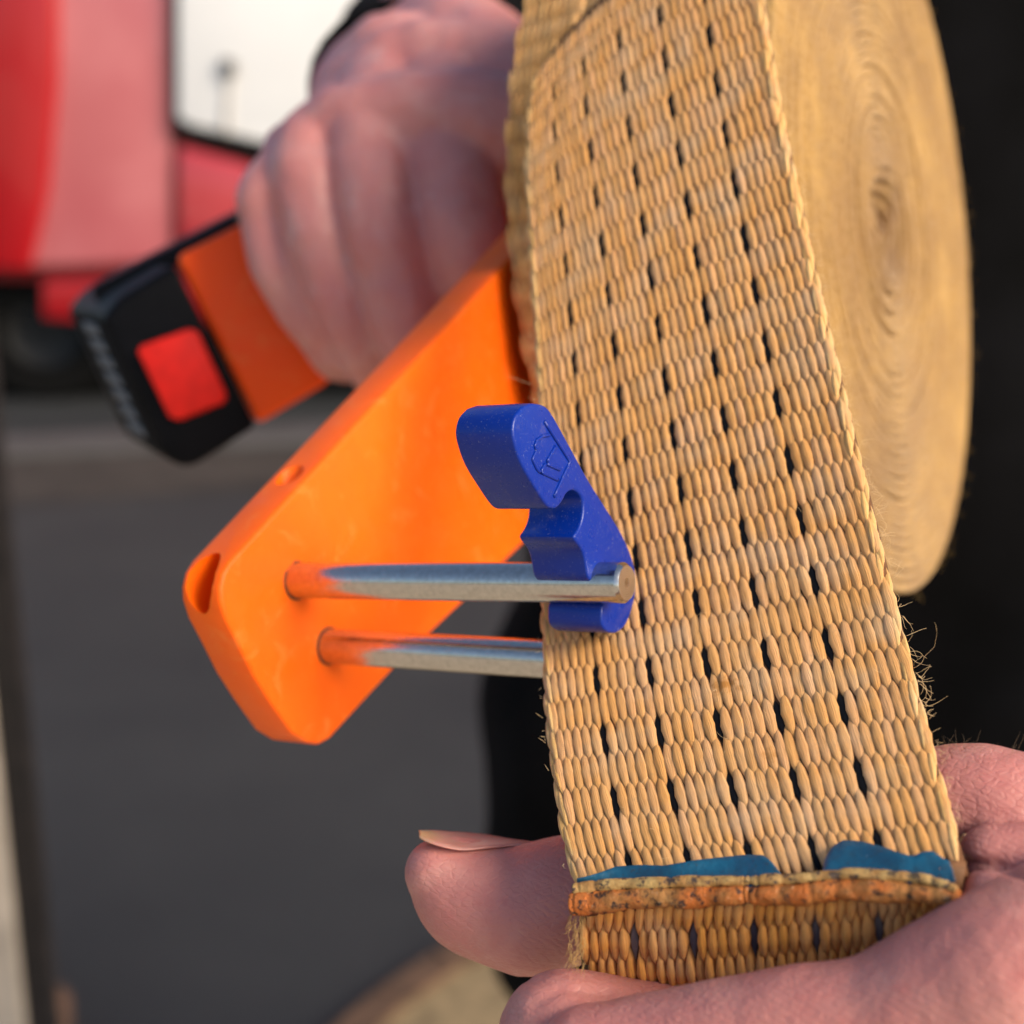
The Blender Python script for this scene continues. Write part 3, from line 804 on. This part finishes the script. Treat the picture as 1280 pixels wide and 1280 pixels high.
def far_sculpt(co, no):
    n1 = np.array([mnoise.fractal(Vector(p*60), 1.0, 2.0, 3) for p in co]); return n1*.0009
far = blob([
    [(530,105,.66,96),(490,125,.60,92),(425,182,.535,58),(345,232,.508,42),(338,285,.505,38),(359,358,.505,33),(404,432,.515,26),(428,455,.54,24),(440,430,.58,22)],
    [(530,105,.66,96),(480,125,.59,90),(445,155,.535,62),(385,195,.502,44),(390,260,.495,42),(408,335,.493,37),(447,430,.50,32),(470,470,.53,28),(470,430,.58,24)],
    [(540,100,.66,96),(500,115,.58,92),(480,140,.53,72),(458,170,.502,52),(470,240,.490,52),(490,330,.488,50),(520,430,.495,44),(540,470,.53,34)],
    [(550,100,.66,96),(550,115,.58,92),(552,140,.53,80),(555,170,.505,60),(566,240,.494,60),(585,320,.490,56),(610,400,.50,48)],
    [(400,175,.525,44),(376,270,.505,38),(390,380,.503,31),(420,440,.511,25)],
    [(440,175,.520,46),(430,260,.501,44),(440,350,.500,39),(470,440,.507,34)],
    [(510,175,.518,52),(518,250,.498,54),(535,340,.497,50),(565,430,.505,40)],
    [(372,196,.520,46),(425,168,.508,55),(500,152,.502,62),(580,152,.500,68),(650,165,.50,70)],
    [(468,128,.548,72),(525,112,.542,85),(600,112,.54,86)],
    [(400,215,.512,40),(470,205,.503,48),(560,210,.498,56)],
    [(540,60,.62,88),(590,100,.56,96),(640,150,.53,84),(700,260,.53,52),(700,330,.55,42)],
    [(470,100,.575,62),(500,100,.56,84)],
], .0014, 8, 'hand', sk2.m, person, far_sculpt)
far['label'] = 'far hand closed round the tool handle'

# black clothes
M_cloth = NT('black cloth')
M_cloth.set(Base_Color=M_cloth.mix(M_cloth.ramp(M_cloth.noise(14, None, 4), [(.4, 0), (.7, 1)]), (.002,.002,.0023), (.0045,.0045,.0055)), Roughness=.95, Specular_IOR_Level=.08)
M_cloth.bump(M_cloth.noise(900, None, 3), .3, .001)
def loft(sections, name, n=48, folds=.012, mat=None):
    S_ = np.array(sections, float); Q = spline(S_, 46); V = []
    for q in Q:
        for j in range(n):
            t = 2*math.pi*j/n; ct, st = math.cos(t), math.sin(t)
            s = np.sign(ct)*abs(ct)**.8, np.sign(st)*abs(st)**.8
            p = Vector((q[0]+q[3]*s[0], q[1]+q[4]*s[1], q[2]))
            w = folds*mnoise.fractal(Vector((p.x*9, p.y*9, p.z*5)), 1, 2, 3)
            V.append((p.x+w*ct, p.y+w*st, p.z))
    m = len(Q); Fs = [[i*n+j, i*n+(j+1) % n, (i+1)*n+(j+1) % n, (i+1)*n+j] for i in range(m-1) for j in range(n)]
    Fs += [list(range(n-1, -1, -1)), [(m-1)*n+j for j in range(n)]]
    return obj(name, V, Fs, mat or M_cloth.m, person)
loft([(PX0,PY0,.56,.238,.135),(PX0,PY0,.66,.238,.135),(PX0,PY0,.755,.243,.138),(PX0,PY0,.80,.226,.135),(PX0,PY0,.85,.208,.13),(PX0,PY0,.93,.205,.125),(PX0,PY0,1.05,.200,.12),(PX0,PY0,1.2,.215,.125),(PX0,PY0,1.36,.225,.12),(PX0,PY0,1.46,.17,.10),(PX0,PY0,1.5,.08,.08)], 'jacket')
loft([(PX0-.115,PY0+.02,.02,.075,.085),(PX0-.115,PY0+.02,.25,.08,.085),(PX0-.115,PY0+.01,.5,.10,.10),(PX0-.11,PY0,.78,.118,.118)], 'trouser_leg')
loft([(PX0+.115,PY0+.02,.02,.075,.085),(PX0+.115,PY0+.02,.25,.08,.085),(PX0+.115,PY0+.01,.5,.10,.10),(PX0+.11,PY0,.78,.118,.118)], 'trouser_leg')
def sleeve(pts, rads, name):
    Q = spline(np.hstack([np.array(pts, float), np.array(rads, float)[:, None]]), 40); v, f = tube(Q[:, :3], Q[:, 3], 28)
    v = np.array([p+.004*mnoise.fractal(Vector(p*22), 1, 2, 3) for p in v]); return obj(name, v, f, M_cloth.m, person)
sa = c2w(px(np.array([512., 520, 560]), np.array([122., 100, 60]), np.array([.60, .70, .82])))
sleeve([*sa, (PX0-.20, PY0+.02, 1.12), (PX0-.19, PY0+.03, 1.36)], [.0398, .043, .046, .055, .065], 'sleeve')
sb = c2w(px(np.array([1700., 2100]), np.array([1100., 1140]), np.array([.30, .345])))
sleeve([*sb, (PX0+.30, PY0-.30, .98), (PX0+.27, PY0-.02, 1.1), (PX0+.20, PY0+.02, 1.38)], [.036, .042, .05, .056, .065], 'sleeve')

# ------------------------------------------------------------------ ground and background
def sheet(name, pts, mat, lab=None):
    v = np.array(pts, float); return struct(obj(name, v, [list(range(len(v)))], mat, smooth=False), lab)
am = NT('asphalt')
ac = am.mix(am.ramp(am.noise(1.6, None, 5, .65), [(.3, 0), (.7, 1)]), (.008,.0105,.015), (.022,.0245,.028))
ac = am.mix(am.ramp(am.noise(260, None, 3, .7), [(.5, 0), (.7, .5)]), ac, (.055,.053,.05))
am.set(Base_Color=ac, Roughness=.85); am.bump(am.noise(300, None, 3, .7), .6, .004)
sheet('ground', [(-400,-400,0),(400,-400,0),(400,400,0),(-400,400,0)], am.m)
# sandy verge with a rusty edge near the feet
g = [ground(435,1330), ground(505,1268), ground(570,1222), ground(640,1188), ground(760,1140)]
gg = [p+np.array([0,0,.008]) for p in g]
vm = simple('sandy paving', (.22,.16,.085), .9, var=.25, vscale=40, bump=.5, bscale=120)
sheet('pavement', [*gg, gg[-1]+np.array([2.6,.2,0]), (3.5,.9,.008), (-5,.9,.008), (-1.2,1.2,.008)], vm)
rm = simple('rusty edging', (.10,.055,.032), .85, var=.3, vscale=30)
sheet('gravel_yard', [(-40,.9,.006),(40,.9,.006),(40,-40,.006),(-40,-40,.006)], simple('pale gravel', (.46,.39,.29), .9, var=.25, vscale=30, bump=.6, bscale=90))
ed = []
for i in range(len(gg)-1):
    a, b = gg[i], gg[i+1]; t = b-a; nrm = np.array([-t[1], t[0], 0]); nrm /= np.linalg.norm(nrm); w = .045
    ed.append(prism([a, b, b+nrm*w, a+nrm*w], [p+np.array([0,0,.012]) for p in (a, b, b+nrm*w, a+nrm*w)]))
v, f = merge(ed); struct(obj('kerb', v, f, rm, smooth=False))
# pale gutter strip and a stained band in front of the truck
km = simple('pale concrete', (.06,.058,.062), .8, var=.15, vscale=6)
q = [ground(-250,566), ground(1100,506)]; q2 = [ground(-250,586), ground(1100,524)]
fr = [q[0], q[1], q2[1], q2[0]]
v, f = prism([p+np.array([0,0,.002]) for p in fr], [p+np.array([0,0,.03]) for p in fr]); struct(obj('gutter_strip', v, f, km, smooth=False))
q3 = [ground(-250,650), ground(1100,560)]
sheet('stained_road', [p+np.array([0,0,.004]) for p in (q2[0], q2[1], q3[1], q3[0])], simple('stained asphalt', (.028,.024,.021), .9, var=.35, vscale=5))

# red truck behind
TY = 5.35
_mr = NT('truck red with painted sky reflection'); M_red_sky = _mr.m  # door red washed pink: the sky's reflection is mixed into the base colour
_mr.set(Base_Color=_mr.mix(_mr.ramp(_mr.noise(3, None, 3), [(.4, 0), (.7, 1)]), (.43,.10,.115), (.50,.145,.16)), Roughness=.35, Coat_Weight=1.0, Coat_Roughness=.15, Specular_IOR_Level=.6)
M_red2 = simple('deep red paint', (.36,.005,.009), .3, Coat_Weight=.5)
M_white = simple('white panel paint', (.88,.88,.88), .4, var=.03, vscale=3)
M_rub = simple('black rubber', (.004,.004,.004), .85, Specular_IOR_Level=.15)
M_wing = simple('wing red', (.44,.035,.045), .3, Coat_Weight=1.0)
truck = thing('truck', 'red truck with a white panel parked behind, far out of focus', 'truck', (-1.0, TY+.6, 0))
def vp(pts, dy=0): return np.array([vplane(x, y, TY+dy) for x, y in pts])
def panel(name, pts, dy, th, mat, bw=.012, parent=None):
    a = vp(pts, dy); b = a+np.array([0, th, 0]); v, f = prism(a, b); o = obj(name, v, f, mat, parent or truck)
    if bw: bevel(o, bw, 3, 30); bake(o, 40)
    return o
zt = 2.6
tl = vplane(-420, 350, TY+.06); tr = vplane(1900, 350, TY+.06)
v, f = boxw(tl[0], tr[0], TY+.10, TY+2.2, tl[2], zt); obj('cab', v, f, M_red2, truck, smooth=False)
panel('door', [(-300,-300),(-300,352),(40,336),(208,330),(215,318),(215,-300)], .0, .09, M_red_sky, .02)
panel('door_edge', [(-20,-300),(-20,340),(36,340),(58,240),(70,100),(72,-300)], -.05, .06, M_red2, .025)
panel('white_panel', [(219,-300),(219,150),(240,160),(330,181),(420,198),(800,210),(800,-300)], -.04, .13, M_white, .02)
panel('seal', [(216,-300),(216,158),(238,176),(330,203),(430,220),(800,232),(800,190),(420,190),(240,150),(224,-300)], -.035, .075, M_rub, .004)
panel('wing', [(218,180),(218,330),(345,345),(345,222),(300,202)], -.03, .12, M_wing, .03)
panel('latch', [(278,72),(293,76),(292,96),(277,92)], -.07, .06, simple('grey latch', (.09,.085,.08), .5), .004)
panel('latch_rod', [(284,92),(288,92),(284,168),(280,168)], -.052, .014, simple('tan rod', (.42,.38,.33), .5), .002)
panel('sill', [(52,352),(52,398),(110,404),(700,404),(700,352)], -.02, .14, M_red2, .012)
panel('chassis', [(-300,402),(-300,505),(800,470),(800,402)], .25, .5, M_rub, .01)
def wheel(x, y, rpx):
    c = vplane(x, y, TY+.3); r = rpx/K*5.4; c[2] = r
    vv = []; prof_ = [(.12, r*.55), (.12, r*.9), (.09, r), (-.09, r), (-.12, r*.93), (-.12, r*.55)]
    n = 40
    for dx, rr in prof_:
        for j in range(n): t = 2*math.pi*j/n; vv.append((c[0]+rr*math.cos(t), c[1]+dx, c[2]+rr*math.sin(t)))
    Fs = [[i*n+j, i*n+(j+1) % n, ((i+1) % 6)*n+(j+1) % n, ((i+1) % 6)*n+j] for i in range(6) for j in range(n)]
    w = obj('wheel', vv, Fs, M_rub, truck, auto=40)
    vv = []
    for dx, rr in ((-.10, r*.56), (-.06, r*.4), (-.07, r*.12), (-.07, .001)):
        for j in range(n): t = 2*math.pi*j/n; vv.append((c[0]+rr*math.cos(t), c[1]+dx, c[2]+rr*math.sin(t)))
    Fs = [[i*n+j, i*n+(j+1) % n, (i+1)*n+(j+1) % n, (i+1)*n+j] for i in range(3) for j in range(n)]
    obj('rim', vv, Fs, simple('dark rim', (.01,.01,.01), .6), w)
wheel(70, 470, 95); wheel(1100, 470, 95)

# pale post with a dark strip, near the left frame edge
pa = ground(22, 1330); pyy = pa[1]
xl = vplane(-120, 1200, pyy)[0]; xr = vplane(20, 1200, pyy)[0]
post = thing('post', 'pale concrete post with a dark metal strip at the left edge', 'post', ((xl+xr)/2, pyy, 0))
ztop = vplane(0, 290, pyy)[2]; zpale = vplane(0, 575, pyy)[2]
v, f = boxw(xl, xr, pyy, pyy+.10, 0, zpale); o = obj('shaft', v, f, simple('pale post', (.50,.43,.36), .85, var=.15, vscale=12), post, smooth=False); bevel(o, .006, 2); bake(o, 40)
v, f = boxw(xr+.001, xr+.034, pyy+.012, pyy+.035, 0, ztop); obj('metal_strip', v, f, simple('brown metal', (.016,.012,.011), .8, var=.3, vscale=30), post, smooth=False)
v, f = boxw(xl+.02, xr-.004, pyy+.02, pyy+.08, zpale, ztop); obj('post_cap', v, f, simple('grey brown cap', (.07,.058,.05), .8), post, smooth=False)
# brown stone beside the post
bm = bmesh.new(); bmesh.ops.create_icosphere(bm, subdivisions=3, radius=1)
sc_ = ground(70, 1290)
for vtx in bm.verts:
    q = vtx.co*(1+.25*mnoise.noise(vtx.co*1.3)); vtx.co = Vector((q.x*.024, q.y*.03, q.z*.035))
me = bpy.data.meshes.new('stone'); bm.to_mesh(me); bm.free(); me.polygons.foreach_set('use_smooth', [True]*len(me.polygons))
so_ = link('stone', me, simple('brown stone', (.11,.06,.04), .9, var=.4, vscale=60)); so_.location = (sc_[0], sc_[1], .03)
tag(so_, 'small brown stone on the asphalt beside the pale post', 'stone')
